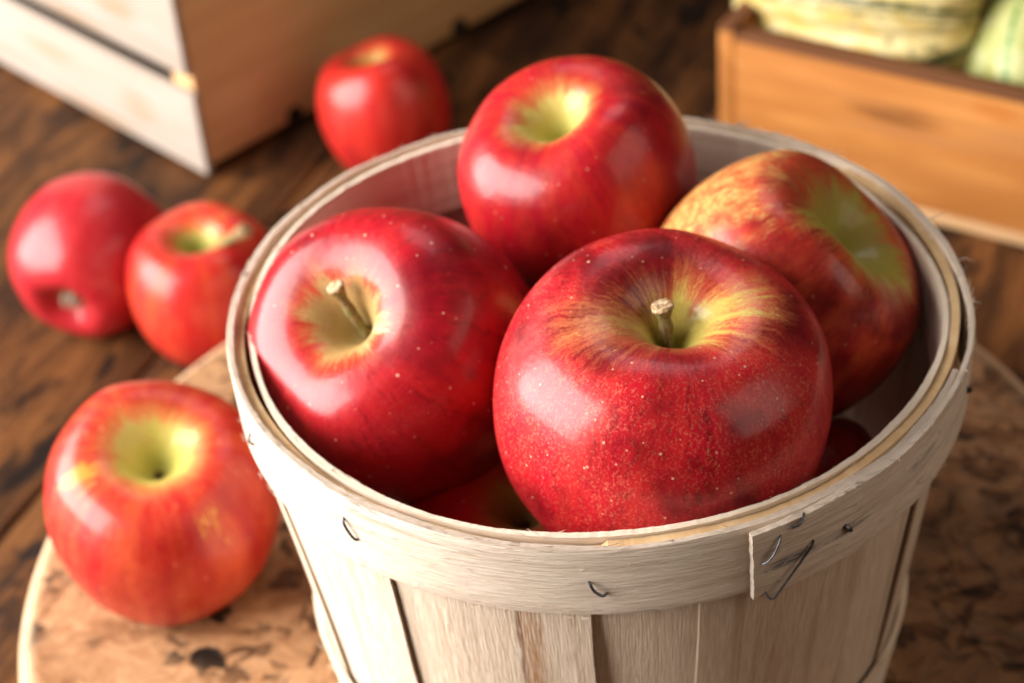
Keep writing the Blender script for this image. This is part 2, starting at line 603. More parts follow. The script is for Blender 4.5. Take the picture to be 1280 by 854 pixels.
    def filler(u, v, side):
        a = 2 * PI * u
        i = int(round(u * 400))
        deg = (math.degrees(a) + 93.5) % 360
        top = RIM - (0.0006 if deg < 128 else 0.0020) - 0.0006 * math.sin(a * 5 + 1) ** 2
        z = RIM - 0.012 + (top - RIM + 0.012 + 0.00012 * rj[(i * 11) % 997]) * v
        r = 0.1022 + wob(a) + (0.0011 if side else -0.0014)
        return (Vector((r * math.cos(a), r * math.sin(a), z)) - V0, (a * 0.1, z, 8.8))
    mb.slab(filler, 400, 3, closed=True)
    mb.build('rim_filler', amber, root)

    # ---- lower hoop near the foot
    mb = MB()

    def low(u, v, side):
        a = 2 * PI * u
        i = int(round(u * 300))
        z = 0.0480 + 0.0270 * v + 0.0006 * math.sin(a * 3) * v + (0.00015 * rj[(i * 5) % 997] if v == 1 else 0)
        r = cone_r(z) + 0.0021 + wob(a) * 0.6 + 0.0006 * v + (0 if side else -0.0018)
        return (Vector((r * math.cos(a), r * math.sin(a), z)) - V0, (a * 0.09, z, 6.1))
    mb.slab(low, 300, 6, closed=True)
    fibres(mb, lambda a: cone_r(0.075) + 0.0030, 0.0750, 60, 0.0006, 0.001, 0.003, 12)
    mb.build('foot_hoop', innerm, root, sharp=35)

    # ---- bottom disc
    mb = MB()
    n = 64
    for z0, z1 in ((BZ + 0.003, BZ + 0.006),):
        rr = cone_r(z0) - 0.0045
        V = [Vector((rr * math.cos(2 * PI * k / n), rr * math.sin(2 * PI * k / n), z)) - V0 for z in (z0, z1) for k in range(n)]
        F = [tuple(range(n)), tuple(range(2 * n - 1, n - 1, -1))] + [(k, (k + 1) % n, n + (k + 1) % n, n + k) for k in range(n)]
        mb.add(V, F, [(v.x, v.y, 3.3) for v in V])
    mb.build('base_disc', pale, root)

    # ---- wire staples through the rim hoop
    def onhoop(deg, z, off):
        a = math.radians(deg)
        r = hoop_r((deg - A0) % 360 + A0) + wob(a) + off - 0.0006 * (1 - (z - RIM + H) / H)
        return Vector((r * math.cos(a), r * math.sin(a), z)) - V0

    def staple(pts, rad=0.00042):
        m = MB()
        P = [onhoop(*p) for p in pts]
        E = [2 * P[0] - P[1]] + P + [2 * P[-1] - P[-2]]
        Q = []
        for i in range(len(P) - 1):
            a_, b_, c_, d_ = E[i:i + 4]
            for k in range(6):
                u = k / 6
                Q.append(0.5 * (2 * b_ + (c_ - a_) * u + (2 * a_ - 5 * b_ + 4 * c_ - d_) * u * u + (3 * b_ - a_ - 3 * c_ + d_) * u ** 3))
        Q.append(P[-1])
        m.tube(Q, [rad] * len(Q), 8)
        return m.build('staple', wirem, root)
    staple([(-133.8, 0.1725, -0.002), (-133.4, 0.1718, 0.0006), (-132.6, 0.1695, 0.0011), (-131.4, 0.1668, 0.0007), (-131.0, 0.1660, -0.002)], 0.00041)
    staple([(-95.9, 0.1697, -0.002), (-95.4, 0.1692, 0.0006), (-94.8, 0.1672, 0.0012), (-93.7, 0.1655, 0.0011), (-92.9, 0.1653, -0.001)], 0.00041)
    staple([(-58.6, 0.1688, -0.002), (-58.4, 0.1684, 0.0004), (-57.7, 0.1668, 0.0006), (-57.3, 0.1662, -0.002)], 0.0007)
    staple([(-23.6, 0.1702, -0.002), (-23.4, 0.1698, 0.0005), (-23.0, 0.1682, 0.0006), (-22.8, 0.1676, -0.002)], 0.0006)
    staple([(-160.8, 0.1700, -0.002), (-160.5, 0.1695, 0.0005), (-159.8, 0.1675, 0.0008), (-159.3, 0.1668, -0.002)], 0.00041)
    staple([(-72.4, 0.1698, -0.002), (-72.0, 0.1698, 0.0007), (-70.8, 0.1722, 0.0013), (-69.7, 0.1760, 0.0008), (-69.2, 0.1768, -0.001)], 0.0003)
    staple([(-68.2, 0.1778, -0.001), (-67.6, 0.1782, 0.0006), (-66.4, 0.1790, 0.0009), (-65.4, 0.1797, -0.001)], 0.0003)
    staple([(-71.6, 0.1590, -0.001), (-71.4, 0.1578, 0.0010), (-70.9, 0.1572, 0.0018), (-70.0, 0.1590, 0.0020), (-64.6, 0.1688, 0.0008), (-64.2, 0.1694, -0.001)], 0.00033)
    return root


build_basket()


# ================================================================== apples
PROF = [(0.0, 0.36), (0.03, 0.362), (0.08, 0.415), (0.14, 0.525), (0.21, 0.635), (0.30, 0.72), (0.41, 0.775), (0.54, 0.787), (0.68, 0.75), (0.81, 0.645), (0.92, 0.455), (0.985, 0.21), (1.0, -0.02), (0.972, -0.26), (0.90, -0.48), (0.79, -0.665), (0.65, -0.80), (0.51, -0.865), (0.40, -0.87), (0.30, -0.825), (0.21, -0.75), (0.12, -0.69), (0.05, -0.665), (0.0, -0.66)]
PR, PS = catmull(PROF, 150)


def apple_material(seed, red=(0.46, 0.006, 0.018), dark=(0.12, 0.002, 0.007), bright=(0.58, 0.026, 0.020),
                   ground=(0.46, 0.36, 0.07), inner=(0.40, 0.38, 0.09), russet=(0.50, 0.24, 0.07),
                   cav=0.20, ragged=0.12, blush=None, blush2=(0.62, 0.16, 0.04), blush_dir=(1, 0, 0), blush_lo=0.5, blush_hi=0.9,
                   dots=0.7, dotscale=1.0, freckle=0.35, streaks=0.6, darks=0.55, russet_amt=0.5, rough=0.34, rus_dir=None, lat=0.0, flames=(), ring=0.8):
    t = NT('apple_skin')
    s = t.attr('pol', 'Fac')
    # cos, sin of the azimuth and the way from stem to calyx, slightly wandering
    wan = t.noise(t.vadd(t.attr('un'), (seed, seed * 2.0, 0.0)), 7.0, 3, 0.6, 0.0, out=1)
    sk = t.vadd(t.attr('sk'), t.vmul(t.vadd(wan, (-0.5, -0.5, -0.5)), (0.16, 0.16, 0.10)))
    ob = t.vadd(t.attr('un'), (seed * 3.7, seed * 1.3, seed * 2.1))
    off = (seed * 1.9, seed * 0.7, seed * 3.1)
    st1 = t.noise(t.vadd(t.vmul(sk, (5.0, 5.0, 2.2)), off), 1.0, 4, 0.6)
    st2 = t.noise(t.vadd(t.vmul(sk, (22, 22, 3.0)), off), 1.0, 4, 0.62)
    st3 = t.noise(t.vadd(t.vmul(sk, (60, 60, 6.0)), off), 1.0, 3, 0.6)
    big = t.noise(ob, 1.5, 3, 0.55, 0.3)
    gran = t.noise(ob, 60, 3, 0.7)
    # skin
    c = t.mix(t.math('MULTIPLY', t.step(st1, 0.35, 0.68), streaks), red, bright)
    c = t.mix(t.math('MULTIPLY', t.step(big, 0.42, 0.66), darks), c, dark)
    c = t.mix(t.math('MULTIPLY', t.step(t.math('ADD', t.math('MULTIPLY', st2, 0.6), t.math('MULTIPLY', t.noise(ob, 9, 4, 0.7), 0.4)), 0.48, 0.66), darks * 0.75), c, dark)
    c = t.mix(t.math('MULTIPLY', t.step(st3, 0.58, 0.72), streaks * 0.35), c, bright)
    # fine pale graining of the skin
    dash = t.noise(t.vadd(t.vmul(sk, (48, 48, 26.0)), off), 1.0, 3, 0.7)
    fr = t.math('MULTIPLY', t.step(t.math('ADD', gran, t.math('MULTIPLY', dash, 0.6)), 0.78, 1.02), t.step(big, 0.66, 0.36))
    c = t.mix(t.math('MULTIPLY', fr, freckle), c, (0.66, 0.17, 0.10))
    if blush is not None:
        d = t.dot(t.attr('wn'), blush_dir)
        d = t.math('ADD', d, t.math('MULTIPLY', t.math('SUBTRACT', st2, 0.5), 0.9))
        d = t.math('ADD', d, t.math('MULTIPLY', t.math('SUBTRACT', big, 0.5), 0.7))
        d = t.math('ADD', d, t.math('MULTIPLY', t.math('SUBTRACT', t.noise(ob, 6, 4, 0.7), 0.5), 0.9))
        mot = t.math('ADD', t.math('MULTIPLY', st3, 0.5), t.math('MULTIPLY', t.noise(ob, 10, 4, 0.65), 0.5))
        c = t.mix(t.step(d, blush_lo, blush_hi), c, t.mix(t.step(mot, 0.42, 0.60), blush, blush2))
    for fd, fsz in flames:
        ds = t.new('ShaderNodeVectorMath', operation='DISTANCE')
        t.link(t.attr('wn'), ds.inputs[0])
        ds.inputs[1].default_value = fd
        q = t.math('ADD', t.math('DIVIDE', ds.outputs['Value'], fsz), t.math('MULTIPLY', t.math('SUBTRACT', st2, 0.5), 5.0))
        c = t.mix(t.math('MULTIPLY', t.step(q, 1.1, 0.3), 0.75), c, (0.70, 0.33, 0.05))
    # lenticels
    v = t.voro(ob, 12.0 * dotscale)
    sel = t.new('ShaderNodeSeparateColor')
    t.link(v.outputs['Color'], sel.inputs[0])
    size = t.math('MULTIPLY_ADD', sel.outputs[0], 0.12, 0.03)
    dm = t.math('SUBTRACT', size, v.outputs['Distance'])
    dm = t.math('MULTIPLY', t.step(dm, -0.02, 0.035), t.step(sel.outputs[1], 0.08, 0.35))
    c = t.mix(t.math('MULTIPLY', dm, dots), c, (0.82, 0.50, 0.33))
    # the stem hollow with its ragged streaked edge
    low = t.noise(t.vadd(t.vmul(sk, (1.7, 1.7, 0.6)), off), 1.0, 2, 0.5)
    hair = t.noise(t.vadd(t.vmul(sk, (95, 95, 22.0)), off), 1.0, 4, 0.75)
    e = t.math('ADD', s, t.math('MULTIPLY', t.math('SUBTRACT', low, 0.5), ragged * 0.8))
    e = t.math('ADD', e, t.math('MULTIPLY', t.math('SUBTRACT', st1, 0.5), ragged * 0.6))
    e = t.math('ADD', e, t.math('MULTIPLY', t.math('SUBTRACT', st2, 0.5), ragged * 0.5))
    e = t.math('ADD', e, t.math('MULTIPLY', t.math('SUBTRACT', hair, 0.5), ragged * 1.1))
    if lat > 0:
        lx = t.math('ABSOLUTE', t.dot(t.attr('wn'), (1.0, 0.15, 0.0)))
        e = t.math('SUBTRACT', e, t.math('MULTIPLY', t.math('MINIMUM', lx, 0.62), lat))
    orange = t.step(e, cav + 0.060, cav - 0.010)
    core = t.step(e, cav + 0.006, cav - 0.022)
    if rus_dir is None:
        rus = t.noise(t.vadd(t.vmul(sk, (1.4, 1.4, 1.5)), off), 1.0, 2, 0.5)
        rusm = t.step(rus, 0.46, 0.60)
    else:
        rus = t.math('ADD', t.dot(t.attr('wn'), rus_dir), t.math('MULTIPLY', t.math('SUBTRACT', st1, 0.5), 0.5))
        rusm = t.step(rus, 0.0, 0.22)
    gcol = t.mix(t.math('MULTIPLY', rusm, russet_amt), ground, russet)
    gcol = t.mix(t.step(gran, 0.3, 0.7), gcol, t.mix(0.3, gcol, (0.22, 0.16, 0.04)))
    c = t.mix(t.math('MULTIPLY', orange, ring), c, t.mix(0.55, bright, russet))
    c = t.mix(core, c, gcol)
    c = t.mix(t.math('MULTIPLY', t.step(s, cav * 0.75, cav * 0.2), 0.7), c, inner)
    c = t.mix(t.step(s, 0.022, 0.006), c, (0.07, 0.045, 0.02))
    # calyx basin
    c = t.mix(t.step(t.math('ADD', s, t.math('MULTIPLY', t.math('SUBTRACT', st2, 0.5), 0.05)), 0.93, 0.965), c, (0.34, 0.20, 0.08))
    h = t.math('ADD', t.math('MULTIPLY', t.noise(ob, 75, 3, 0.7), 0.22), t.math('MULTIPLY', t.noise(ob, 8, 3, 0.5), 1.0))
    h = t.math('ADD', h, t.math('MULTIPLY', dm, 0.12))
    r = t.math('ADD', t.math('MULTIPLY', gran, 0.10), t.math('MULTIPLY_ADD', core, 0.18, rough - 0.05))
    t.b.inputs['Subsurface Weight'].default_value = 0.0
    return t.done(c, r, t.bump(h, 0.10, 0.004), spec=0.28, coat=0.24, coat_rough=0.15)


stem_t = NT('apple_stem_bark')
_g = stem_t.attr('gr')
_n = stem_t.noise(stem_t.vmul(_g, (500, 1500, 1)), 1.0, 4, 0.65)
_n2 = stem_t.noise(stem_t.vmul(_g, (160, 300, 1)), 1.0, 3, 0.6)
STEM = stem_t.done(stem_t.mix(stem_t.step(_n2, 0.35, 0.65), stem_t.mix(stem_t.step(_n, 0.3, 0.7), (0.10, 0.055, 0.02), (0.34, 0.22, 0.10)), (0.22, 0.20, 0.06)), 0.7,
                   stem_t.bump(_n, 0.9, 0.001), spec=0.3)
cut_t = NT('stem_cut_end')
_c = cut_t.noise(cut_t.obj(), 900, 3, 0.6)
CUT = cut_t.done(cut_t.mix(cut_t.step(_c, 0.35, 0.65), (0.30, 0.16, 0.06), (0.66, 0.50, 0.32)), 0.8, cut_t.bump(_c, 0.8, 0.001), spec=0.2)
sep_t = NT('dry_calyx')
_c = sep_t.noise(sep_t.obj(), 500, 3, 0.6)
SEPAL = sep_t.done(sep_t.mix(_c, (0.20, 0.14, 0.09), (0.60, 0.52, 0.42)), 0.85, spec=0.2)


def build_apple(label, loc, D, axis, spin, seed, mat, group, asp=1.0, tiltshape=(0.0, 0.0), groove=None, cavw=1.0, cavd=1.0, stem=None, name='red_apple', calyx=False, lobes=0.012, nphi=176):
    R = D / 2
    rng = np.random.RandomState(int(seed * 17) + 3)
    phs = rng.rand(8) * 6.283
    rho, zz = PR[:, 0].copy(), PR[:, 1].copy()
    hol = PS < 0.205
    zt = 0.787
    k = np.clip(1 - PS / 0.25, 0, 1)
    zz = np.where(zz < zt, np.where(PS < 0.20, zt - (zt - zz) * cavd, zz), zz)
    rho = rho * (1 + (cavw - 1) * np.clip(1 - PS / 0.34, 0, 1) ** 0.8)
    V, SK, POL, UN, F = [], [], [], [], []
    n = nphi
    m = len(PS)
    ph = np.arange(n) * 2 * PI / n
    for i in range(m):
        s = PS[i]
        wl = math.exp(-((s - 0.85) / 0.16) ** 2) + 0.5 * math.exp(-((s - 0.27) / 0.1) ** 2)
        body = math.sin(PI * min(max(s, 0), 1)) ** 0.8
        f = 1 + lobes * 2.2 * wl * np.cos(5 * ph + phs[0]) + 0.018 * body * np.cos(2 * ph + phs[1]) + 0.010 * body * np.cos(3 * ph + phs[2]) + 0.012 * body * np.cos(ph + phs[3])
        f = f + 0.004 * body * np.cos(9 * ph + phs[4] + 3 * s)
        r = rho[i] * f
        z = zz[i] * asp + (0.028 * np.cos(2 * ph + phs[5]) + 0.022 * np.cos(3 * ph + phs[6])) * math.exp(-((s - 0.26) / 0.12) ** 2)
        z = z + (tiltshape[0] * np.cos(ph) + tiltshape[1] * np.sin(ph)) * r
        if groove is not None:
            g0, gd, gw = groove
            dphi = (ph - g0 + PI) % (2 * PI) - PI
            q = gd * np.exp(-(dphi / gw) ** 2) * math.exp(-((s - 0.26) / 0.14) ** 2)
            z = z - q
            r = r * (1 - 0.25 * q)
        for kk in range(n):
            c_, s_ = math.cos(ph[kk]), math.sin(ph[kk])
            p = (r[kk] * c_ * R, r[kk] * s_ * R, z[kk] * R)
            V.append(p)
            SK.append((c_, s_, s))
            POL.append(s)
            UN.append((r[kk] * c_, r[kk] * s_, z[kk]))
    for i in range(m - 1):
        for kk in range(n):
            F.append((i * n + kk, i * n + (kk + 1) % n, (i + 1) * n + (kk + 1) % n, (i + 1) * n + kk))
    q = Vector(axis).normalized().to_track_quat('Z', 'Y')
    WN = np.array(UN) @ np.array((q @ Matrix.Rotation(spin, 3, 'Z').to_quaternion()).to_matrix()).T
    o = mesh_obj(name, V, F, mat, None, None, sharp=180, extra={'sk': ('FLOAT_VECTOR', SK), 'pol': ('FLOAT', POL), 'un': ('FLOAT_VECTOR', UN), 'wn': ('FLOAT_VECTOR', WN)})
    o.rotation_mode = 'QUATERNION'
    o.rotation_quaternion = q @ Matrix.Rotation(spin, 3, 'Z').to_quaternion()
    o.location = loc
    tag(o, label, 'apple', group)
    z0 = (zt - (zt - 0.36) * cavd) * asp * R
    if stem is not None:
        # stem: (length, lean direction in world, lean amount, radius, head size)
        L, ldir, lean, rad, head = stem
        inv = o.rotation_quaternion.inverted()
        ld = (inv @ Vector(ldir))
        ld = Vector((ld.x, ld.y, 0))
        if ld.length > 0:
            ld.normalize()
        pts, rr = [], []
        N = 14
        for i in range(N + 1):
            u = i / N
            pts.append(Vector((0, 0, z0 - 0.0008)) + Vector((0, 0, 1)) * L * u * math.sqrt(max(0.05, 1 - lean ** 2)) + ld * L * lean * (u ** 1.25))
            bumpy = 1 + 0.10 * math.sin(u * 11 + seed) + 0.05 * math.sin(u * 23)
            rr.append(rad * bumpy * (1.35 - 0.9 * u if u < 0.2 else 1.0) * (1 + (head - 1) * max(0, (u - 0.78) / 0.22) ** 1.4))
        mb = MB()
        mb.tube(pts, rr, 12, seed=seed)
        st = mb.build('stem', STEM, o, sharp=60)
        # knobbly cut end
        m2 = MB()
        d = (pts[-1] - pts[-2]).normalized()
        u = d.orthogonal().normalized()
        w = d.cross(u)
        Rr = rr[-1]
        VV, FF = [], []
        rg = random.Random(int(seed * 10))
        rings = [(1.0, -0.05), (1.08, 0.12), (0.95, 0.28), (0.65, 0.34), (0.3, 0.24), (0.0, 0.3)]
        kk = 12
        jl = [1 + rg.uniform(-0.14, 0.14) for _ in range(kk)]
        for (fr, up) in rings:
            for j in range(kk):
                a = 2 * PI * j / kk
                VV.append(pts[-1] + (u * math.cos(a) + w * math.sin(a)) * Rr * fr * jl[j] + d * Rr * (up + rg.uniform(-0.05, 0.05)))
        for i in range(len(rings) - 1):
            for j in range(kk):
                FF.append((i * kk + j, i * kk + (j + 1) % kk, (i + 1) * kk + (j + 1) % kk, (i + 1) * kk + j))
        m2.add(VV, FF, [(v.x, v.y, 0) for v in VV])
        m2.build('cut_end', CUT, st, sharp=60)
    if calyx:
        m3 = MB()
        rg = random.Random(3)
        zc = -0.66 * asp * R
        for j in range(6):
            a = j * PI / 3 + rg.uniform(-0.2, 0.2)
            rad = Vector((math.cos(a), math.sin(a), 0))
            p0 = Vector((0, 0, zc)) + rad * 0.0012
            m3.tube([p0, p0 + rad * 0.002 + Vector((0, 0, -0.003)), p0 + rad * (0.0005 + rg.random() * 0.002) + Vector((0, 0, -0.006))], [0.0015, 0.0013, 0.0004], 6)
        m3.build('calyx', SEPAL, o)
    return o


GB = 'apples heaped in the basket'
GT = 'apples lying outside the basket'

mA = apple_material(1.0, dark=(0.085, 0.002, 0.004), cav=0.106, ragged=0.17, lat=0.19, russet=(0.58, 0.28, 0.095), russet_amt=0.85, rus_dir=(-1, -0.1, 0.0), freckle=0.65, darks=0.8, streaks=0.6, dots=0.6, dotscale=1.3,
                    ground=(0.58, 0.46, 0.10), inner=(0.42, 0.38, 0.07))
build_apple('largest red apple at the basket front with thick stem and golden streaked hollow', (0.0155, -0.0482, 0.1788), 0.0925, (0.085, -0.135, 0.987), 0.3, 1.0, mA, GB,
            asp=0.945, cavw=0.86, cavd=0.86, stem=(0.0155, (-0.5, 0.6, 0.0), 0.25, 0.00175, 1.9))

mB = apple_material(2.0, ring=0.5, cav=0.150, ragged=0.15, russet=(0.44, 0.22, 0.05), russet_amt=0.75, rus_dir=(-1, 0.2, 0.2), red=(0.40, 0.005, 0.016), freckle=0.14, darks=0.7, streaks=0.35, dots=0.72, dotscale=1.0,
                    ground=(0.58, 0.47, 0.26), inner=(0.48, 0.38, 0.16))
build_apple('glossy dark red apple at basket left with pale dots and a leaning stem', (-0.0570, -0.0010, 0.1672), 0.0858, (-0.43, -0.45, 0.78), 1.3, 2.0, mB, GB,
            asp=1.0, cavw=0.92, cavd=0.88, stem=(0.0200, (-0.1, 0.6, 0.79), 0.42, 0.00150, 1.7))

mC = apple_material(3.0, cav=0.148, ragged=0.09, russet=(0.52, 0.34, 0.10), russet_amt=0.2, red=(0.40, 0.005, 0.016), bright=(0.55, 0.04, 0.015), freckle=0.1, darks=0.5, streaks=0.5, dots=0.3,
                    ground=(0.58, 0.48, 0.13), inner=(0.45, 0.45, 0.12), blush=(0.62, 0.16, 0.03), blush_dir=(0.35, 0.75, 0.5), blush_lo=0.75, blush_hi=1.15)
build_apple('tilted red apple at the back of the basket with an open stemless hollow', (0.0015, 0.0570, 0.1838), 0.0735, (-0.257, -0.15, 0.955), 0.0, 3.0, mC, GB, asp=1.04, cavw=0.92)

mD = apple_material(4.0, cav=0.20, ragged=0.20, russet=(0.36, 0.22, 0.05), russet_amt=0.5, red=(0.42, 0.016, 0.012), bright=(0.60, 0.08, 0.025), freckle=0.35, darks=0.7, streaks=0.9, dots=0.3,
                    ground=(0.40, 0.33, 0.05), inner=(0.40, 0.38, 0.06), blush=(0.72, 0.42, 0.13), blush2=(0.62, 0.13, 0.04), blush_dir=(-0.75, 0.5, 0.45), blush_lo=0.30, blush_hi=1.0)
build_apple('orange and red apple lying on its side at basket right with olive hollow', (0.0560, 0.0085, 0.1695), 0.0780, (0.667, -0.10, 0.735), 2.2, 4.0, mD, GB, asp=1.03, cavw=1.1, cavd=1.0)

mI = apple_material(5.0, cav=0.135, ragged=0.09, red=(0.50, 0.012, 0.012), darks=0.3, russet=(0.50, 0.22, 0.05), russet_amt=0.9, dots=0.8, ground=(0.48, 0.25, 0.06), inner=(0.2, 0.15, 0.04))
build_apple('apple low in the basket, wedged under the two front apples, with a russet ring', (-0.025, -0.032, 0.1125), 0.076, (0.0, -0.22, 0.97), 0.0, 5.0, mI, GB, nphi=112)
mJ = apple_material(6.0, cav=0.10, dots=0.3, streaks=0.8, darks=0.2, bright=(0.6, 0.04, 0.02))
build_apple('apple at the basket bottom showing one red sliver right of the front apple', (0.051, -0.017, 0.111), 0.067, (0.2, 0.5, 0.8), 0.0, 6.0, mJ, GB, nphi=112)

mE = apple_material(7.0, flames=(((-0.51, -0.40, 0.70), 0.16), ((0.48, -0.72, 0.36), 0.15)), cav=0.155, ragged=0.09, red=(0.46, 0.016, 0.014), bright=(0.62, 0.09, 0.03), dark=(0.26, 0.006, 0.008), freckle=0.35, darks=0.4, streaks=0.8, dots=0.55,
                    ground=(0.54, 0.47, 0.10), inner=(0.42, 0.42, 0.09), russet=(0.60, 0.42, 0.12), russet_amt=0.4, blush=(0.66, 0.28, 0.05), blush_dir=(-0.3, 0.6, 0.55), blush_lo=0.85, blush_hi=1.35)
build_apple('bright red apple resting on the round board left of the basket', (-0.147, 0.0500, 0.0745), 0.0800, (0.084, -0.25, 0.96), 0.8, 7.0, mE, GT, asp=1.0, cavw=1.08, cavd=0.95, nphi=128)

mF = apple_material(8.0, red=(0.42, 0.012, 0.022), bright=(0.50, 0.03, 0.03), dark=(0.25, 0.006, 0.012), freckle=0.1, darks=0.35, dots=0.35)
build_apple('red apple tipped over at the far left with its grey calyx end forward', (-0.2045, 0.2690, 0.0320), 0.0685, (0.30, 0.93, 0.22), 0.0, 8.0, mF, GT, asp=1.05, calyx=True, nphi=112)

mG = apple_material(9.0, cav=0.140, ragged=0.08, red=(0.46, 0.014, 0.014), bright=(0.60, 0.08, 0.02), dark=(0.28, 0.006, 0.008), freckle=0.15, darks=0.3, dots=0.35,
                    ground=(0.45, 0.40, 0.08), inner=(0.18, 0.36, 0.04), russet_amt=0.2, blush=(0.66, 0.20, 0.03), blush_dir=(0.4, 0.7, 0.5), blush_lo=0.75, blush_hi=1.2)
build_apple('red apple on the table with a pale stem leaning out of a green hollow', (-0.1535, 0.2420, 0.0290), 0.0675, (0.02, -0.06, 0.998), 0.5, 9.0, mG, GT, asp=1.03,
            stem=(0.037, (0.8, -0.45, 0.0), 0.72, 0.0023, 1.3), nphi=112)

mH = apple_material(10.0, cav=0.135, ragged=0.08, red=(0.46, 0.012, 0.012), bright=(0.58, 0.04, 0.02), freckle=0.1, darks=0.35, dots=0.35, ground=(0.50, 0.30, 0.06), inner=(0.42, 0.26, 0.05))
build_apple('small red apple standing against the pale crate behind the basket', (-0.0755, 0.3761, 0.0300), 0.0645, (-0.15, 0.15, 0.97), 0.0, 10.0, mH, GT, asp=1.10, nphi=112)


# ================================================================== crates
pine = fray_wood('pale_pine', (0.37, 0.32, 0.28), (0.33, 0.27, 0.22), (0.28, 0.21, 0.15), bump=0.2, streak=(14, 220), rough=0.6, blotch=0.5, marks=[(0.05, 0.025, 0.02, 0.009, (0.30, 0.18, 0.09), 0.8), (0.13, 0.03, 0.03, 0.006, (0.30, 0.19, 0.10), 0.6), (0.09, 0.008, 0.04, 0.004, (0.28, 0.17, 0.09), 0.7)])
pine_end = fray_wood('tan_pine', (0.76, 0.49, 0.25), (0.66, 0.40, 0.19), (0.54, 0.31, 0.135), bump=0.2, streak=(12, 180), rough=0.55, blotch=0.5)
dark_nail = NT('dark_hole')
DARK = dark_nail.done((0.012, 0.010, 0.009), 0.9)


SHADE_BOTTOM = fray_wood('shade_dark_bottom', (0.06, 0.03, 0.015), (0.04, 0.02, 0.01), (0.02, 0.01, 0.006), bump=0.4, streak=(14, 200))  # near-black colour stands in for the shade inside the crate, behind the gaps


def build_slat_crate():
    c = Vector((-0.1678, 0.3761, 0.0005))
    a = math.radians(132.0)
    root = thing('slatted_crate', 'tall pale pine crate with wide gapped slats at the upper left', 'crate', c, a)
    # local x runs along the slatted side, local -y is... the end panel lies in the local y-z plane
    L, Wd, Hh = 0.42, 0.30, 0.245
    y = -1.0   # the crate fills local -y
    X, Y, Z = (1, 0, 0), (0, 1, 0), (0, 0, 1)
    T = 0.0036

    def slat(side, z0, z1, k, xo):
        mb = MB()
        yy = -T if side == 0 else -Wd
        mb.board((-xo, yy, z0), X, Z, Y, L + xo, z1 - z0, T, seed=k * 2.3, bev=0.0008)
        return mb.build('slat', pine, root)
    rows = [(0.002, 0.0472, 0.0035), (0.0562, 0.118, 0.0012), (0.127, 0.186, 0.002), (0.195, 0.245, 0.003)]
    for k, (z0, z1, xo) in enumerate(rows):
        slat(0, z0, z1, k, xo)
        slat(1, z0, z1, k + 7, xo)
    for x0 in (0.0, L - 0.016):
        mb = MB()
        mb.board((x0, -Wd + T + 0.0003, 0.004), (0, 1, 0), (0, 0, 1), (1, 0, 0), Wd - 2 * T - 0.0006, Hh - 0.006, 0.016, seed=3.0 + x0, bev=0.001)
        mb.build('end_panel', pine_end, root)
    mb = MB()
    for k in range(3):
        mb.board((0.017, -Wd + T + 0.002 + k * 0.0955, 0.0045), X, Y, Z, L - 0.034, 0.093, 0.006, seed=k + 9.1)
    mb.build('bottom_boards', SHADE_BOTTOM, root)
    mb = MB()
    for k in range(4):
        mb.board((0.0, -Wd + k * 0.0752, Hh + 0.0006), X, Y, Z, L, 0.0744, 0.008, seed=k + 15.3)
    mb.build('added_shade_lid', pine, root)  # unseen top boards, added to block light so the slat gaps go dark
    # dark feet blocks peeping out below the end panel
    for yy in (-0.060, -0.176):
        mb = MB()
        mb.tube([(-0.0005, yy, 0.0065), (0.004, yy, 0.0065)], [0.0055, 0.005], 14)
        mb.build('hole', DARK, root)
    return root


build_slat_crate()

amberw = fray_wood('amber_crate_wood', (0.48, 0.205, 0.056), (0.36, 0.135, 0.033), (0.20, 0.065, 0.016), bump=0.3, streak=(12, 160), rough=0.5, blotch=0.8, brown=0.5,
                   marks=[(0.08, 0.045, 0.03, 0.006, (0.10, 0.035, 0.012), 0.8), (0.17, 0.02, 0.03, 0.004, (0.10, 0.035, 0.012), 0.7), (0.125, 0.058, 0.014, 0.007, (0.34, 0.09, 0.012), 0.9)])
edgew = fray_wood('dark_crate_edge', (0.16, 0.065, 0.028), (0.11, 0.042, 0.018), (0.06, 0.025, 0.012), bump=0.4, streak=(14, 200), rough=0.6)
footw = fray_wood('pale_crate_foot', (0.60, 0.38, 0.20), (0.48, 0.28, 0.13), (0.3, 0.16, 0.07), bump=0.4, streak=(14, 200), rough=0.6)
a2 = math.radians(-34.6)
ex, ey = Vector((math.cos(a2), math.sin(a2), 0)), Vector((-math.sin(a2), math.cos(a2), 0))
CR = Vector((0.1728, 0.2796, 0.0)) - ex * 0.110


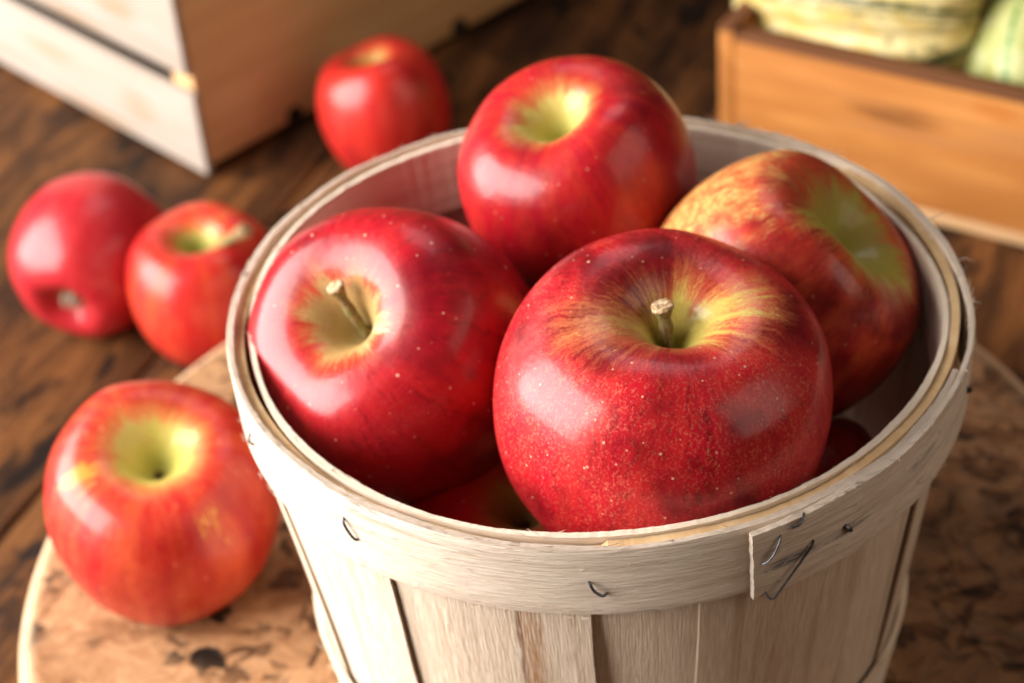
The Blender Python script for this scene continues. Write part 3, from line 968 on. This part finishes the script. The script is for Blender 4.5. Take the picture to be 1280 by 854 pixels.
def build_amber_crate():
    root = thing('amber_crate', 'low amber brown wooden crate holding striped squash at the upper right', 'crate', CR + Vector((0, 0, 0.0005)), a2)
    L, Dp, Hh, T = 0.34, 0.24, 0.0735, 0.011
    X, Y, Z = (1, 0, 0), (0, 1, 0), (0, 0, 1)

    def panel(name, o, ax, ay, az, l, w, t, m, s):
        mb = MB()
        mb.board(o, ax, ay, az, l, w, t, seed=s, bev=0.0012)
        return mb.build(name, m, root)
    f = panel('side_panel', (0.0085, 0, 0.006), X, Z, Y, L - 0.017, Hh - 0.009, T, amberw, 1.0)
    panel('edge_strip', (0.0085, 0.0004, Hh - 0.0028), X, Y, Z, L - 0.017, T - 0.0008, 0.0034, edgew, 7.0)
    panel('foot_strip', (0.004, -0.0015, 0.0), X, Y, Z, L - 0.008, T + 0.004, 0.0058, footw, 5.0)
    panel('side_panel', (0.0085, Dp - T, 0.006), X, Z, Y, L - 0.017, Hh - 0.009, T, amberw, 2.0)
    panel('edge_strip', (0.0085, Dp - T + 0.0004, Hh - 0.0028), X, Y, Z, L - 0.017, T - 0.0008, 0.0034, edgew, 8.0)
    for x0, s in ((0.0, 3.0), (L - 0.0084, 4.0)):
        panel('end_panel', (x0, 0.0002, 0.0035), Y, Z, X, Dp - 0.0004, Hh - 0.003, 0.0083, amberw, s)
        panel('edge_strip', (x0, 0.0004, Hh + 0.0006), Y, X, Z, Dp - 0.0008, 0.0083, 0.003, edgew, s + 5)
    mb = MB()
    mb.board((0.009, T + 0.0005, 0.0062), X, Y, Z, L - 0.018, Dp - 2 * T - 0.001, 0.006, seed=6.0)
    mb.build('floor_board', amberw, root)


build_amber_crate()


# ================================================================== squash
def squash_material(name, base, second, stripe, nst, ph, sw, seed, mott=0.5):
    t = NT(name)
    sk = t.attr('sk')
    az = t.attr('az', 'Fac')
    un = t.attr('un')
    n1 = t.noise(t.vadd(un, (seed, 0, 0)), 5, 4, 0.6)
    n2 = t.noise(t.vadd(un, (0, seed, 0)), 16, 3, 0.6)
    c = t.mix(t.step(n1, 0.4, 0.62), base, second)
    w = t.math('ADD', t.math('MULTIPLY', az, float(nst)), ph)
    fr = t.math('ABSOLUTE', t.math('SUBTRACT', t.math('FRACT', w), 0.5))
    fr = t.math('ADD', fr, t.math('MULTIPLY', t.math('SUBTRACT', n2, 0.5), 0.30))
    c = t.mix(t.math('MULTIPLY', t.step(fr, sw, sw * 0.35), 0.95), c, stripe)
    c = t.mix(t.math('MULTIPLY', t.step(t.noise(t.vadd(un, (seed, seed, 0)), 7, 3, 0.65), 0.57, 0.66), mott), c, stripe)
    return t.done(c, 0.42, t.bump(n1, 0.15, 0.003), spec=0.4)


def build_squash(name, label, loc, axis, rad, length, mat, ribs, ribd, spin=0.0, stem_mat=None, flat=1.0):
    n, m = 120, 48
    V, SK, AZ, UN, F = [], [], [], [], []
    for i in range(m + 1):
        u = i / m
        th = PI * u
        for k in range(n):
            a = 2 * PI * k / n
            rr = (math.sin(th) ** 0.82) * (1 - ribd * (1 - abs(math.cos(a * ribs / 2))) ** 1.6)
            dim = 0.16 * math.exp(-(math.sin(th) / 0.32) ** 2)
            z = math.cos(th) * (1 - dim)
            V.append((rr * math.cos(a) * rad, rr * math.sin(a) * rad * flat, z * length / 2))
            SK.append((math.cos(a), math.sin(a), u))
            AZ.append(k / n if k < n else 1.0)
            UN.append((rr * math.cos(a), rr * math.sin(a), z))
    for i in range(m):
        for k in range(n):
            F.append((i * n + k, i * n + (k + 1) % n, (i + 1) * n + (k + 1) % n, (i + 1) * n + k))
    o = mesh_obj(name, V, F, mat, None, None, sharp=180, extra={'sk': ('FLOAT_VECTOR', SK), 'az': ('FLOAT', AZ), 'un': ('FLOAT_VECTOR', UN)})
    o.rotation_mode = 'QUATERNION'
    o.rotation_quaternion = Vector(axis).normalized().to_track_quat('Z', 'Y') @ Matrix.Rotation(spin, 3, 'Z').to_quaternion()
    o.location = loc
    tag(o, label, 'squash')
    mb = MB()
    mb.tube([(0, 0, length * 0.40), (0.001, 0, length * 0.47), (0.004, 0.002, length * 0.54), (0.008, 0.003, length * 0.58)], [0.009, 0.0065, 0.0055, 0.0065], 10)
    mb.build('stem', STEM, o)
    return o


sq1 = squash_material('striped_squash_rind', (0.62, 0.52, 0.25), (0.56, 0.40, 0.11), (0.012, 0.036, 0.008), 10, 0.5, 0.17, 1.0, mott=0.6)
c1 = CR + ex * 0.050 + ey * 0.060 + Vector((0, 0, 0.076))
build_squash('striped_squash', 'cream squash with dark green stripes lying in the amber crate', c1, ex * -1.0 + ey * 0.10 + Vector((0, 0, -0.10)), 0.050, 0.138, sq1, 10, 0.09, spin=0.35)
sq2 = squash_material('pale_squash_rind', (0.40, 0.40, 0.17), (0.33, 0.35, 0.10), (0.05, 0.17, 0.02), 8, 0.5, 0.055, 2.0, mott=0.1)
c2 = CR + ex * 0.138 + ey * 0.052 + Vector((0, 0, 0.058))
build_squash('pale_squash', 'pale green squash with thin green lines in the crate corner', c2, Vector((0.1, 0.5, 0.85)), 0.037, 0.080, sq2, 8, 0.08, spin=0.2)
sq3 = squash_material('orange_squash_rind', (0.50, 0.12, 0.02), (0.42, 0.08, 0.015), (0.25, 0.06, 0.01), 9, 0.2, 0.03, 3.0, mott=0.2)
c3 = CR + ex * 0.118 + ey * 0.130 + Vector((0, 0, 0.050))
build_squash('orange_gourd', 'deep orange gourd behind the striped squash in the amber crate', c3, Vector((0.1, 0.1, 1)), 0.034, 0.075, sq3, 9, 0.12)
